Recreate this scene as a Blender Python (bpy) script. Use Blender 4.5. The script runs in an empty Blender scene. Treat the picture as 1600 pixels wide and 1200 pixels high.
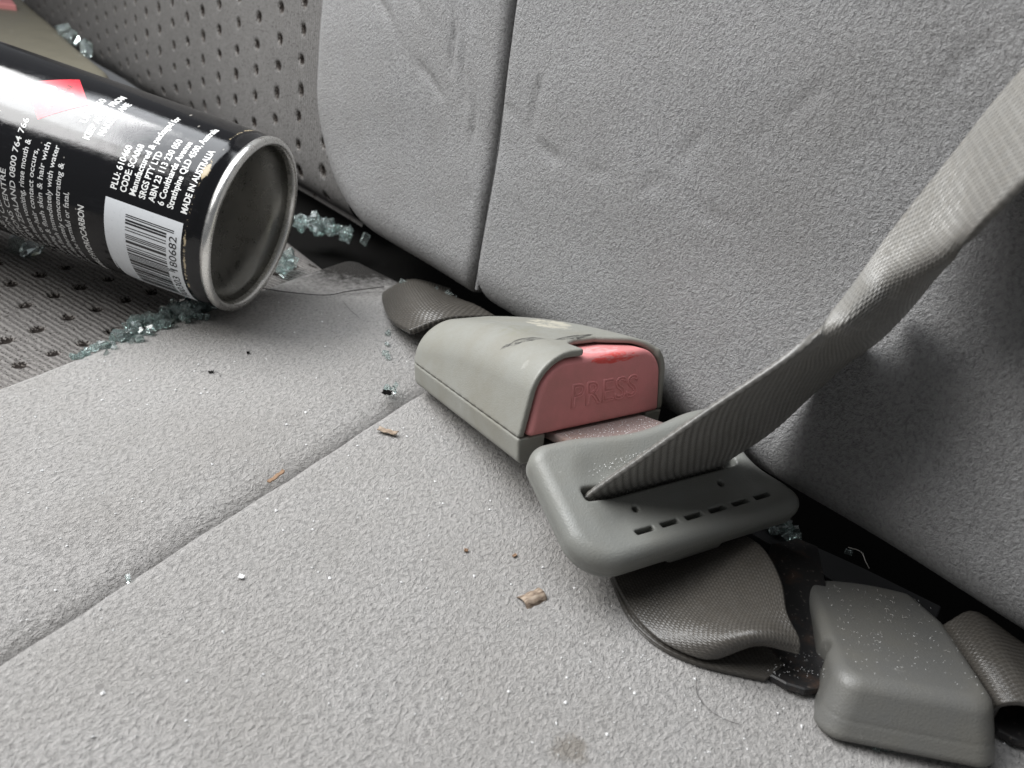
import bpy, math, random
import numpy as np
from mathutils import Matrix, Vector

CM = 0.01
rng = np.random.default_rng(7)
random.seed(7)
scene = bpy.context.scene
COL = scene.collection

# ------------------------------------------------------------------ camera
# world frame: x across the car, y towards the seat back, z up; seat cushion top at z = 0.
# All lengths below are centimetres, scaled by CM when meshes are made.
F = 1164.0
def nrm(v):
    v = np.array(v, float)
    return v / np.linalg.norm(v)
_a = np.array([774, -577, F])
UP = nrm(-np.cross(_a, [1, .12, 0]))
YD = nrm(_a - UP * _a.dot(UP))
XD = np.cross(YD, UP)
MW = np.array([XD, YD, UP])
CAMH = 13.0
CP = np.array([0, 0, CAMH])

def ray(u, v): return MW @ np.array([u - 800, v - 600, F]) / F
def Pz(u, v, z):
    r = ray(u, v)
    return CP + r * (z - CAMH) / r[2]
def Pd(u, v, d): return CP + ray(u, v) * d

cam_d = bpy.data.cameras.new('camera')
cam = bpy.data.objects.new('camera', cam_d)
COL.objects.link(cam)
right = MW @ np.array([1, 0, 0]); upv = MW @ np.array([0, -1, 0]); back = MW @ np.array([0, 0, -1])
m = Matrix.Identity(4)
for i in range(3):
    m[i][0] = right[i]; m[i][1] = upv[i]; m[i][2] = back[i]; m[i][3] = CP[i] * CM
cam.matrix_world = m
cam_d.sensor_width = 36
cam_d.lens = 36 * F / 1600
cam_d.clip_start = 0.005
cam_d.clip_end = 50
cam_d.dof.use_dof = True
cam_d.dof.focus_distance = 0.215
cam_d.dof.aperture_fstop = 22
scene.camera = cam

# ------------------------------------------------------------------ light
w = bpy.data.worlds.new('World'); scene.world = w
w.use_nodes = True
w.node_tree.nodes['Background'].inputs[0].default_value = (0.93, 0.96, 1.0, 1)
w.node_tree.nodes['Background'].inputs[1].default_value = 0.115

def frame(O, ax, ay, az):
    m = Matrix.Identity(4)
    for i in range(3):
        m[i][0] = ax[i]; m[i][1] = ay[i]; m[i][2] = az[i]; m[i][3] = O[i] * CM
    return m

def area_light(name, target, az, el, dist, sx, sy, power, color):
    l = bpy.data.lights.new(name, 'AREA'); l.shape = 'RECTANGLE'
    l.size = sx * CM; l.size_y = sy * CM; l.energy = power; l.color = color
    o = bpy.data.objects.new(name, l); COL.objects.link(o)
    d = Vector((math.cos(math.radians(el)) * math.cos(math.radians(az)),
                math.cos(math.radians(el)) * math.sin(math.radians(az)), math.sin(math.radians(el))))
    o.location = (Vector(target) + d * dist) * CM
    o.rotation_euler = d.to_track_quat('Z', 'Y').to_euler()
    return o
def window_light(name, P, target, ldir, L, W, power, color):
    l = bpy.data.lights.new(name, 'AREA'); l.shape = 'RECTANGLE'
    l.size = L * CM; l.size_y = W * CM; l.energy = power; l.color = color
    o = bpy.data.objects.new(name, l); COL.objects.link(o)
    z = nrm(np.array(P) - np.array(target)); x = np.array(ldir, float); x = nrm(x - z * x.dot(z)); y = np.cross(z, x)
    o.matrix_world = frame(np.array(P, float), x, y, z)
    return o
window_light('side_window_light', (-55, -4, 56), (-14, 15, 3), (-12, 38, 6), 60, 28, 5.0, (1.0, .995, .985))
area_light('roof_sky_light', (-8, 14, 2), -176, 68, 70, 58, 54, 3.9, (0.93, 0.96, 1.0))
scene.view_settings.view_transform = 'Standard'
scene.view_settings.look = 'None'
scene.view_settings.exposure = 0.58
scene.view_settings.gamma = 1
scene.view_settings.use_curve_mapping = False
scene.render.engine = 'CYCLES'

# ------------------------------------------------------------------ helpers
def thing(name, label, cat, mat=None, group=None):
    o = bpy.data.objects.new(name, None); COL.objects.link(o)
    o.empty_display_size = .01
    if mat is not None: o.matrix_world = mat
    o['label'] = label; o['category'] = cat
    if group: o['group'] = group
    return o

def mesh_obj(name, V, faces, mat, parent=None, smooth=True, uv=None, attr=None, label=None, me=None):
    """V in cm in the parent's frame; faces: (n,4)/(n,3) array or list of lists"""
    me = bpy.data.meshes.new(name)
    V = np.asarray(V, np.float32) * CM
    if isinstance(faces, np.ndarray):
        k = faces.shape[1]; n = len(faces)
        me.vertices.add(len(V)); me.vertices.foreach_set('co', V.ravel())
        me.loops.add(n * k); me.loops.foreach_set('vertex_index', faces.astype(np.int32).ravel())
        me.polygons.add(n)
        me.polygons.foreach_set('loop_start', np.arange(0, n * k, k, dtype=np.int32))
        try: me.polygons.foreach_set('loop_total', np.full(n, k, dtype=np.int32))
        except Exception: pass
        li = faces.astype(np.int32).ravel()
    else:
        me.from_pydata([tuple(v) for v in V], [], faces)
        li = np.array([i for f in faces for i in f])
    me.update(calc_edges=True)
    if uv is not None:
        l = me.uv_layers.new(name='UVMap')
        l.data.foreach_set('uv', np.asarray(uv, np.float32)[li].ravel())
    if attr is not None:
        for an, av in attr.items():
            a = me.attributes.new(an, 'FLOAT', 'POINT')
            a.data.foreach_set('value', np.asarray(av, np.float32).ravel())
    if smooth: me.polygons.foreach_set('use_smooth', np.ones(len(me.polygons), bool))
    me.validate()
    o = bpy.data.objects.new(name, me); COL.objects.link(o)
    if mat: me.materials.append(mat)
    if parent: o.parent = parent
    if label: o['label'] = label
    return o

def sdf_mesh(f, lo, hi, res):
    lo = np.array(lo, float); hi = np.array(hi, float)
    n = np.ceil((hi - lo) / res).astype(int) + 1
    ax = [lo[i] + res * np.arange(n[i]) for i in range(3)]
    X, Y, Z = np.meshgrid(*ax, indexing='ij')
    D = f(X, Y, Z)
    S = D < 0
    nc = n - 1
    acc = np.zeros((*nc, 3)); cnt = np.zeros(nc)
    corners = [(i, j, k) for i in (0, 1) for j in (0, 1) for k in (0, 1)]
    def sl(c): return tuple(slice(c[i], c[i] + nc[i]) for i in range(3))
    for c in corners:
        for d in range(3):
            if c[d] == 0:
                c2 = list(c); c2[d] = 1; c2 = tuple(c2)
                A = D[sl(c)]; B = D[sl(c2)]
                cr = (A < 0) != (B < 0)
                t = np.where(cr, A / np.where(A == B, 1, A - B), 0)
                for e in range(3):
                    acc[..., e] += np.where(cr, c[e] + (t if e == d else 0), 0)
                cnt += cr
    act = cnt > 0
    idx = -np.ones(nc, int); idx[act] = np.arange(act.sum())
    ijk = np.argwhere(act)
    V = lo + (ijk + acc[act] / cnt[act][:, None]) * res
    faces = []
    for d in range(3):
        e1, e2 = [(1, 2), (2, 0), (0, 1)][d]
        s0 = [slice(1, -1)] * 3; s1 = [slice(1, -1)] * 3
        s0[d] = slice(0, -1); s1[d] = slice(1, None)
        A = S[tuple(s0)]; B = S[tuple(s1)]
        ch = np.argwhere(A != B)
        if not len(ch): continue
        p = ch + 1; p[:, d] -= 1
        flip = A[tuple(ch.T)]
        q = []
        for (o1, o2) in ((0, 0), (-1, 0), (-1, -1), (0, -1)):
            r = p.copy(); r[:, e1] += o1; r[:, e2] += o2
            q.append(idx[tuple(r.T)])
        q = np.stack(q, 1)
        q[~flip] = q[~flip][:, ::-1]
        faces.append(q)
    Fc = np.concatenate(faces)
    Fc = Fc[(Fc >= 0).all(1)]
    h = res * .25
    for _ in range(3):
        x, y, z = V.T
        d0 = f(x, y, z)
        g = np.stack([f(x + h, y, z) - f(x - h, y, z), f(x, y + h, z) - f(x, y - h, z), f(x, y, z + h) - f(x, y, z - h)], 1) / (2 * h)
        g2 = np.maximum((g * g).sum(1), .05)
        step = g * (d0 / g2)[:, None]
        ln = np.linalg.norm(step, axis=1)
        step *= np.minimum(1, res * .5 / np.maximum(ln, 1e-9))[:, None]
        V = V - step
    return V, Fc

def rbox2(x, y, hx, hy, r):
    qx = np.abs(x) - hx + r; qy = np.abs(y) - hy + r
    return np.minimum(np.maximum(qx, qy), 0) + np.hypot(np.maximum(qx, 0), np.maximum(qy, 0)) - r
def rmax(a, b, r):      # intersection with a rounded edge
    a = a + r; b = b + r
    return np.minimum(np.maximum(a, b), 0) + np.hypot(np.maximum(a, 0), np.maximum(b, 0)) - r
def rmin(a, b, r): return -rmax(-a, -b, r)
def smin(a, b, k):
    h = np.clip(.5 + .5 * (b - a) / k, 0, 1)
    return b * (1 - h) + a * h - k * h * (1 - h)
def smax(a, b, k): return -smin(-a, -b, k)
def seg(x, y, x0, y0, x1, y1):
    dx, dy = x1 - x0, y1 - y0
    t = np.clip(((x - x0) * dx + (y - y0) * dy) / (dx * dx + dy * dy), 0, 1)
    return np.hypot(x - x0 - t * dx, y - y0 - t * dy), t

def sm_noise(x, y, seed=0, n=6, sc=1.0):
    r = np.random.default_rng(seed); o = 0
    for i in range(n):
        a = r.uniform(0, 6.28); k = sc * r.uniform(.5, 1.6); p = r.uniform(0, 6.28)
        o = o + np.sin((x * np.cos(a) + y * np.sin(a)) * k + p)
    return o / n

# ------------------------------------------------------------------ materials
class NT:
    def __init__(s, name):
        s.m = bpy.data.materials.new(name); s.m.use_nodes = True
        s.t = s.m.node_tree; s.b = s.t.nodes['Principled BSDF']
    def n(s, typ, **kw):
        nd = s.t.nodes.new(typ)
        for k, v in kw.items():
            if k in nd.inputs: nd.inputs[k].default_value = v
            else: setattr(nd, k, v)
        return nd
    def l(s, a, b): s.t.links.new(a, b)
    def coord(s, scale=(1, 1, 1), rot=(0, 0, 0), kind='Object'):
        tc = s.n('ShaderNodeTexCoord'); mp = s.n('ShaderNodeMapping')
        mp.inputs['Scale'].default_value = scale; mp.inputs['Rotation'].default_value = rot
        s.l(tc.outputs[kind], mp.inputs[0]); return mp.outputs[0]
    def noise(s, vec, scale, detail=3, rough=.55, dist=0):
        nd = s.n('ShaderNodeTexNoise'); nd.inputs['Scale'].default_value = scale
        nd.inputs['Detail'].default_value = detail; nd.inputs['Roughness'].default_value = rough
        nd.inputs['Distortion'].default_value = dist
        s.l(vec, nd.inputs['Vector']); return nd.outputs['Fac']
    def ramp(s, fac, stops):
        r = s.n('ShaderNodeValToRGB'); e = r.color_ramp.elements
        while len(e) < len(stops): e.new(.5)
        for i, (p, c) in enumerate(stops):
            e[i].position = p; e[i].color = (*c, 1) if len(c) == 3 else c
        s.l(fac, r.inputs[0]); return r.outputs[0]
    def mapr(s, fac, a, b, c, d):
        r = s.n('ShaderNodeMapRange'); r.inputs[1].default_value = a; r.inputs[2].default_value = b
        r.inputs[3].default_value = c; r.inputs[4].default_value = d
        s.l(fac, r.inputs[0]); return r.outputs[0]
    def math(s, op, a, b=None):
        r = s.n('ShaderNodeMath'); r.operation = op
        for i, q in enumerate((a, b)):
            if q is None: continue
            if isinstance(q, (int, float)): r.inputs[i].default_value = q
            else: s.l(q, r.inputs[i])
        return r.outputs[0]
    def mix(s, fac, a, b, bt='MIX'):
        r = s.n('ShaderNodeMix'); r.data_type = 'RGBA'; r.blend_type = bt
        if isinstance(fac, (int, float)): r.inputs[0].default_value = fac
        else: s.l(fac, r.inputs[0])
        for i, q in ((6, a), (7, b)):
            if isinstance(q, tuple): r.inputs[i].default_value = (*q, 1)
            else: s.l(q, r.inputs[i])
        return r.outputs[2]
    def bump(s, h, strength, dist, prev=None):
        b = s.n('ShaderNodeBump'); b.inputs['Strength'].default_value = strength
        b.inputs['Distance'].default_value = dist
        s.l(h, b.inputs['Height'])
        if prev is not None: s.l(prev, b.inputs['Normal'])
        return b.outputs[0]
    def set(s, color=None, rough=None, metal=None, normal=None, spec=None, **kw):
        for nm, q in (('Base Color', color), ('Roughness', rough), ('Metallic', metal), ('Normal', normal), ('Specular IOR Level', spec)):
            if q is None: continue
            if isinstance(q, tuple): s.b.inputs[nm].default_value = (*q, 1)
            elif isinstance(q, (int, float)): s.b.inputs[nm].default_value = q
            else: s.l(q, s.b.inputs[nm])
        for k, v in kw.items(): s.b.inputs[k].default_value = v
        return s.m

def velour(name, base, stretch=(1, 1, 1), rot=(0, 0, 0), size=1.0, depth=.0011, stain_shade_spots=()):
    t = NT(name)
    c = t.coord(stretch, rot)
    n1 = t.noise(c, 1150 / size, 4, .62, .5)
    c2 = t.coord((1, 1, 1))
    n2 = t.noise(c2, 3200, 2, .6)
    n3 = t.noise(c2, 28, 4, .6)
    n4 = t.noise(c2, 200, 3, .6)
    h = t.math('ADD', n1, t.math('MULTIPLY', n2, .48))
    hh = t.math('ADD', h, t.math('MULTIPLY', n4, .22))
    d = tuple(x * .64 for x in base); l = tuple(min(1, x * 1.16) for x in base)
    col = t.ramp(n1, [(.34, d), (.5, base), (.66, l)])
    col = t.mix(t.mapr(n3, .38, .66, 0, .42), col, tuple(x * .82 for x in (base[0], base[1] * .98, base[2] * .95)))
    col = t.mix(t.mapr(n2, .56, .8, 0, .4), col, tuple(min(1, x * 1.25) for x in base))
    stain_shade_sum = None
    for (px, py, pz, r, cc, amt) in stain_shade_spots:
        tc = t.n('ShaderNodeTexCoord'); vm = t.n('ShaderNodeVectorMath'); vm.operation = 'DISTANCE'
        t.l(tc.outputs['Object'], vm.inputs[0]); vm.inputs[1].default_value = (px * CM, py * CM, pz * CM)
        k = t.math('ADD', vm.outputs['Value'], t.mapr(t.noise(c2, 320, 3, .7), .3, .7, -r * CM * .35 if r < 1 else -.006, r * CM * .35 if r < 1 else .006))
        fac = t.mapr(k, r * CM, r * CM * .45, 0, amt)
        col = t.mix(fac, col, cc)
        stain_shade_sum = fac if stain_shade_sum is None else t.math('ADD', stain_shade_sum, fac)
    nb = t.bump(hh, 1.0, depth)
    m_ = t.set(color=col, rough=.93, normal=nb, spec=.15)
    t.b.inputs['Sheen Weight'].default_value = .14
    if stain_shade_spots: t.l(t.math('MULTIPLY', t.math('SUBTRACT', 1.0, t.math('MINIMUM', stain_shade_sum, 1.0)), .14), t.b.inputs['Sheen Weight'])  # sheen fades under stains and painted shade
    t.b.inputs['Sheen Roughness'].default_value = .45
    return m_

VEL = (.455, .439, .423)
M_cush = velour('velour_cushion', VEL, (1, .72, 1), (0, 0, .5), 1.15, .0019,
                stain_shade_spots=((-1.9 - .55, 8.9, 0, .42, (.20, .17, .13), .55), (-22.0, 25.4, -.3, 4.4, (.022, .02, .018), .96)))  # first is a dirt stain; second paints gap shade plus staining on the rear edge
M_back = velour('velour_backrest', (.36, .356, .355), (1, 1, .8), (0, .4, 0), .95, .0021)

def insert_fabric(name, axis, base):
    t = NT(name)
    tc = t.n('ShaderNodeTexCoord')
    wv = t.n('ShaderNodeTexWave'); wv.wave_type = 'BANDS'; wv.bands_direction = axis
    wv.inputs['Scale'].default_value = 100 / 0.55 * .8; wv.inputs['Distortion'].default_value = 2.2
    wv.inputs['Detail'].default_value = 2; wv.inputs['Detail Scale'].default_value = 1.6
    t.l(tc.outputs['Object'], wv.inputs[0])
    n1 = t.noise(tc.outputs['Object'], 900, 3, .6)
    n3 = t.noise(tc.outputs['Object'], 60, 3, .6)
    at = t.n('ShaderNodeAttribute'); at.attribute_name = 'hole'
    h = t.math('ADD', wv.outputs['Fac'], t.math('MULTIPLY', n1, .7))
    col = t.ramp(h, [(.3, tuple(x * .66 for x in base)), (.95, base), (1.0, tuple(x * 1.15 for x in base))])
    col = t.mix(t.mapr(n3, .4, .7, 0, .25), col, tuple(x * .75 for x in base))
    thr = t.mapr(t.math('ADD', at.outputs['Fac'], t.mapr(t.noise(tc.outputs['Object'], 1400, 2, .6), .3, .7, -.34, .34)), .12, .24, 0, 1)
    col = t.mix(thr, col, (.022, .018, .016))
    rim = t.mapr(at.outputs['Fac'], .04, .30, 0, .16)
    rim2 = t.math('MULTIPLY', rim, t.math('SUBTRACT', 1.0, thr))
    col = t.mix(rim2, col, (.42, .34, .27))
    return t.set(color=col, rough=.95, spec=.1, normal=t.bump(h, .9, .0005))
M_ins_c = insert_fabric('perforated_cushion_fabric', 'Y', (.185, .175, .166))
M_ins_b = insert_fabric('perforated_backrest_fabric', 'X', (.16, .155, .15))

def plastic(name, base, rough=.42, dirt=.3, scuffs=(), dustamt=.25, bumpd=.00016):
    t = NT(name)
    c = t.coord()
    n1 = t.noise(c, 60, 5, .65); n2 = t.noise(c, 2400, 2, .6); n3 = t.noise(c, 260, 4, .7, .4)
    col = t.mix(t.mapr(n1, .4, .72, 0, dirt), base, (.16, .145, .105))
    col = t.mix(t.mapr(n3, .66, .74, 0, dustamt), col, (.5, .49, .46))
    col = t.mix(t.mapr(n3, .30, .22, 0, .35), col, tuple(x * .45 for x in base))
    rg = t.mapr(n1, .3, .7, rough - .06, rough + .14)
    for (p0, p1, rad, cc, amt, sc, *zr) in scuffs:
        tc = t.n('ShaderNodeTexCoord')
        mp = t.n('ShaderNodeMapping'); t.l(tc.outputs['Object'], mp.inputs[0])
        ang = math.atan2(p1[1] - p0[1], p1[0] - p0[0]); L = math.hypot(p1[0] - p0[0], p1[1] - p0[1]) / 2
        mp.vector_type = 'TEXTURE'
        mp.inputs['Location'].default_value = ((p0[0] + p1[0]) / 2 * CM, (p0[1] + p1[1]) / 2 * CM, p0[2] * CM)
        mp.inputs['Rotation'].default_value = (0, 0, ang)
        mp.inputs['Scale'].default_value = (L * CM, rad * CM, (zr[0] if zr else 1.2) * CM)
        ln = t.n('ShaderNodeVectorMath'); ln.operation = 'LENGTH'; t.l(mp.outputs[0], ln.inputs[0])
        mask = t.mapr(ln.outputs['Value'], 1.0, .45, 0, 1)
        nn = t.noise(mp.outputs[0], sc, 7, .78, .8)
        fac = t.mapr(t.math('MULTIPLY', mask, nn), .43, .52, 0, amt)
        col = t.mix(fac, col, cc)
    return t.set(color=col, rough=rg, spec=.45, normal=t.bump(t.math('ADD', n2, t.math('MULTIPLY', n3, .5)), .6, bumpd))

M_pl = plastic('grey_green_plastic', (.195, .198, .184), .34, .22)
M_pl_buckle = plastic('scuffed_buckle_plastic', (.235, .234, .210), .45, .5, scuffs=(
    ((3.4, 4.8, 2.6), (3.1, 1.0, 2.9), 1.1, (.46, .43, .35), .75, 3.5),
    ((2.0, 4.5, 2.4), (2.0, .6, 2.8), 1.5, (.20, .195, .15), .6, 2.2),
    ((.4, 2.5, 2.5), (2.3, .7, 2.8), .32, (.03, .028, .026), .95, 2.5),
    ((1.2, 1.0, 2.8), (4.1, 1.25, 2.9), .30, (.03, .028, .026), .9, 4)))
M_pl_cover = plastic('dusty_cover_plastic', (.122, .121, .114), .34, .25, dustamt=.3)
M_pl_olive = plastic('olive_brown_plastic', (.13, .12, .09), .45, .3, dustamt=.45)
M_red = plastic('faded_red_plastic', (.58, .21, .21), .55, .30, scuffs=(
    ((1.5, 0.0, 2.62), (4.9, 0.0, 2.62), .6, (.62, .05, .04), .9, 2.0, .26),
    ((1.6, .45, 2.7), (4.4, .5, 2.7), .55, (.80, .36, .36), .8, 1.4)), dustamt=.12)

def metal(name, base, rough, rust=.0, metallic=1.0, fuzz=0.0):
    t = NT(name); c = t.coord()
    n1 = t.noise(c, 180, 5, .7); n2 = t.noise(c, 900, 3, .6)
    col = t.mix(t.mapr(n1, .52, .68, 0, rust), base, (.19, .085, .035))
    col = t.mix(t.mapr(n2, .62, .72, 0, fuzz), col, (.33, .29, .25))
    return t.set(color=col, rough=t.mapr(n1, .3, .7, rough - .07, rough + .12), metal=t.mapr(n1, .5, .65, metallic, metallic * (1 - rust)), normal=t.bump(n2, .5, .00004))
M_tin = metal('tinplate', (.80, .79, .76), .26, .04)
M_tin_in = metal('dark_lacquered_tin', (.22, .217, .20), .28, .05, 1.0)
M_black = metal('black_steel', (.022, .021, .021), .42, .16, .2, .4)
M_blade = metal('dusty_rust_steel', (.26, .20, .185), .75, .45, .2, .9)
def simple(name, c, r=.6, **kw):
    t = NT(name); return t.set(color=c, rough=r, **kw)
M_dark = simple('black_trim', (.012, .012, .013), .55)
M_carpet = simple('dark_felt', (.008, .0078, .0075), .95, spec=.0)

def can_paint():
    t = NT('black_can_paint'); c = t.coord()
    c2 = t.coord((6, 60, 60)); c3 = t.coord((40, 3, 30), (0, .3, .6))
    sc = t.noise(c, 160, 6, .8, 1.5)
    s2 = t.noise(c2, 8, 5, .8, .6)
    worn = t.n('ShaderNodeAttribute'); worn.attribute_name = 'wear'
    wn = t.noise(c, 420, 5, .8, .8)
    wf = t.mapr(t.math('ADD', worn.outputs['Fac'], wn), 1.12, 1.2, 0, 1)
    vor = t.n('ShaderNodeTexVoronoi'); vor.inputs['Scale'].default_value = 190
    t.l(t.coord((1, .35, 1), (0, .5, .4)), vor.inputs['Vector'])
    spk = t.mapr(vor.outputs['Distance'], .075, .04, 0, .7)
    col = t.mix(t.mapr(s2, .58, .75, 0, .35), (.006, .006, .007), (.045, .045, .05))
    col = t.mix(spk, col, (.42, .40, .36))
    col = t.mix(wf, col, (.46, .38, .25))
    rg = t.mapr(sc, .35, .75, .04, .13)
    return t.set(color=col, rough=rg, spec=.42, normal=t.bump(t.math('ADD', t.math('MULTIPLY', s2, .7), sc), .4, .00009), **{'Coat Weight': .14, 'Coat Roughness': .05})
M_can = can_paint()
def ink(name, c, c2):
    t = NT(name); n = t.noise(t.coord(), 700, 4, .75)
    return t.set(color=t.mix(t.mapr(n, .56, .7, 0, .55), c, c2), rough=.3, **{'Coat Weight': .15, 'Coat Roughness': .05})
M_white = ink('white_ink', (.80, .80, .78), (.25, .25, .25))
M_small = ink('thin_white_ink', (.66, .66, .65), (.10, .10, .10))
M_lab = ink('label_white', (.74, .76, .78), (.60, .62, .64))
M_ink = simple('black_ink', (.01, .01, .011), .35, **{'Coat Weight': .8})
M_redink = ink('red_ink', (.72, .016, .035), (.6, .06, .08))

def web_mat(name, base, spec=.4):
    t = NT(name); c = t.coord(kind='UV')
    n = t.noise(c, 3.0, 4, .6); n2 = t.noise(t.coord((60, 600, 1), kind='UV'), 1.2, 3, .6)
    fine = t.noise(t.coord(), 2600, 2, .6)
    at = t.n('ShaderNodeAttribute'); at.attribute_name = 'weave'
    col = t.ramp(at.outputs['Fac'], [(0, tuple(x * .42 for x in base)), (.6, base), (1, tuple(min(1, x * 1.25) for x in base))])
    col = t.mix(t.mapr(n, .35, .7, 0, .35), col, tuple(x * y for x, y in zip(base, (.75, .7, .62))))
    return t.set(color=col, rough=.32, spec=spec, normal=t.bump(fine, .5, .00012))
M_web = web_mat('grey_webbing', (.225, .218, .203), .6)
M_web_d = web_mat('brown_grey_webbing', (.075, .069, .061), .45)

def glass():
    t = NT('green_tempered_glass')
    t.set(color=(.85, .955, .935), rough=.03)
    t.b.inputs['Transmission Weight'].default_value = .93
    t.b.inputs['IOR'].default_value = 1.5
    return t.m
M_glass = glass()
M_dust = simple('pale_grit', (.85, .85, .84), .25)
M_bark = simple('dry_leaf_brown', (.24, .15, .09), .8)
def leafm():
    t = NT('dry_leaf'); n = t.noise(t.coord((1, 6, 1), (0, 0, .4)), 180, 5, .7)
    return t.set(color=t.ramp(n, [(.38, (.06, .035, .022)), (.5, (.30, .23, .17)), (.75, (.46, .39, .32))]), rough=.8)
M_leaf = leafm()
M_hair = simple('dark_hair', (.02, .016, .014), .4)
M_hairl = simple('pale_fibre', (.45, .43, .40), .5)

# ------------------------------------------------------------------ seat cushion
REARY = lambda x: 22.5 - .265 * (x + 20)
def cush_top(x, y):
    puff = .10 * sm_noise(x, y, 3, 6, .35)
    front = -.012 * np.maximum(0, 4 - y) ** 2
    return puff * .6 + front

seat = thing('car_seat', 'grey velour rear car seat that carries the can and the belt buckles', 'car seat')
def f_panelB(x, y, z):
    d = (z - cush_top(x, y)) * .98
    d = rmax(d, (y - REARY(x)) * .97, 1.6)
    d = rmax(d, -12.70 - x - .02 * np.sin(y * .9) - .015 * np.sin(y * 3.1), .30)
    d = np.maximum(d, -2.6 - z); d = np.maximum(d, x - 13); d = np.maximum(d, -7 - y)
    return d
V, Fc = sdf_mesh(f_panelB, (-13.1, -7.4, -3.0), (13.4, 25.6, .6), .17)
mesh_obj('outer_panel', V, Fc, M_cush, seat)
def f_panelA(x, y, z):
    # this panel sags gently towards the seam
    sag = .28 * np.exp(-((x + 12.7) / 1.7) ** 2)
    d = (z - cush_top(x, y) + sag) * .95
    d = rmax(d, (y - REARY(x) - 4.0 - .25 * sm_noise(x, y, 8, 4, 1.1)) * .97, 2.4)
    d = rmax(d, x + 12.80 + .02 * np.sin(y * .9) + .015 * np.sin(y * 3.1), .85)
    d = rmax(d, -22.75 - x + .05 * np.sin(y * .8), .5)
    d = np.maximum(d, -2.6 - z); d = np.maximum(d, -7 - y)
    return d
V, Fc = sdf_mesh(f_panelA, (-23.2, -7.4, -3.0), (-12.2, 30.2, .6), .15)
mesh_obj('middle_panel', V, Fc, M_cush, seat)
# seam stitching lying in the groove between the two panels
def tube(pts, r, nseg=6, closed=False):
    pts = np.array(pts, float); n = len(pts)
    T = np.gradient(pts, axis=0); T /= np.linalg.norm(T, axis=1)[:, None] + 1e-9
    N = np.cross(T, [0.3, .1, 1]); N /= np.linalg.norm(N, axis=1)[:, None] + 1e-9
    B = np.cross(T, N)
    rr = np.broadcast_to(np.asarray(r, float), (n,))
    a = np.linspace(0, 2 * np.pi, nseg, endpoint=False)
    V = pts[:, None] + rr[:, None, None] * (np.cos(a)[None, :, None] * N[:, None] + np.sin(a)[None, :, None] * B[:, None])
    i = np.arange(n - 1)[:, None]; j = np.arange(nseg)[None]
    q = np.stack([i * nseg + j, i * nseg + (j + 1) % nseg, (i + 1) * nseg + (j + 1) % nseg, (i + 1) * nseg + j], -1).reshape(-1, 4)
    return V.reshape(-1, 3), q
ys = np.linspace(-6, 19, 160)
V, Fc = tube(np.stack([-12.74 - .05 * np.sin(ys * .9), ys, -.88 + .01 * np.sin(ys * 40)], 1), .08)
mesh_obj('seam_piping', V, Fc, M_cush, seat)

def ins_top(x, y):
    t = np.maximum(0, -24 - x)
    return -.42 + .10 * t * np.clip((y - 8) / 6, .3, 1)
def grid_mesh(xs, ys, fn):
    X, Y = np.meshgrid(xs, ys, indexing='ij')
    V, at = fn(X, Y)
    nx, ny = X.shape
    i = np.arange(nx - 1)[:, None]; j = np.arange(ny - 1)[None]
    q = np.stack([i * ny + j, (i + 1) * ny + j, (i + 1) * ny + j + 1, i * ny + j + 1], -1).reshape(-1, 4)
    return V.reshape(-1, 3), q, at
def holes(X, Y, dx, dy, x0, y0, r, seed):
    ci = np.round((X - x0) / dx)
    off = (np.abs(ci) % 2) * .5
    ri = np.round((Y - y0) / dy - off)
    h = lambda k: np.modf(np.abs(np.sin(ci * 12.9898 + ri * 78.233 + k) * 43758.5453))[0]
    cx = x0 + ci * dx + (h(seed) - .5) * .16; cy = y0 + (ri + off) * dy + (h(seed + 1) - .5) * .14
    d = np.hypot((X - cx) * (1 + .3 * (h(seed + 2) - .5)), (Y - cy) * (1 + .4 * (h(seed + 3) - .5)))
    return np.clip(1 - (d / r), 0, 1)
def ins_c(X, Y):
    h = holes(X, Y, 1.75, 1.13, -29.35, 14.86, .26, 1)
    Z = ins_top(X, Y) - .13 * np.clip(h * 2.2, 0, 1) - .22 * np.maximum(0, Y - REARY(X) + .2) ** 2
    return np.stack([X, Y, Z], -1), {'hole': h}
V, Fc, at = grid_mesh(np.arange(-48, -22.2, .075), np.arange(-2, 28, .075), ins_c)
mesh_obj('perforated_centre_panel', V, Fc, M_ins_c, seat, attr=at)

# ------------------------------------------------------------------ backrest
bk = seat
KB = .36; LEAN = .12
def yb(x, z): return 22 - KB * (x + 13) + LEAN * z
CREASE = []
for line in ([(-17.3, 13.5), (-17.1, 11.0), (-16.8, 9.2)], [(-16.4, 13.5), (-16.3, 10.5), (-16.0, 8.0)],
             [(-15.6, 9.5), (-15.3, 7.0), (-15.0, 5.0)], [(-22.5, 11.3), (-20, 9.6), (-17.5, 8.2)], [(-21.5, 12.6), (-19.5, 11.2), (-18.2, 10.2)],
             [(-11.9, 10.2), (-12.2, 8.9), (-12.4, 7.8)], [(-12.3, 5.6), (-11.9, 4.6)], [(-5.5, 9.6), (-6.6, 8.4), (-7.4, 7.6)],
             [(-4.0, 7.7), (-5.4, 7.4), (-7.0, 7.9)], [(-2.8, 11.4), (-4.2, 9.9)], [(1.2, 14.5), (-.2, 12.2), (-.8, 11.2)], [(-13.6, 8.4), (-11, 7.4), (-9, 7.6)]):
    CREASE += [(line[i] + line[i + 1]) for i in range(len(line) - 1)]
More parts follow.
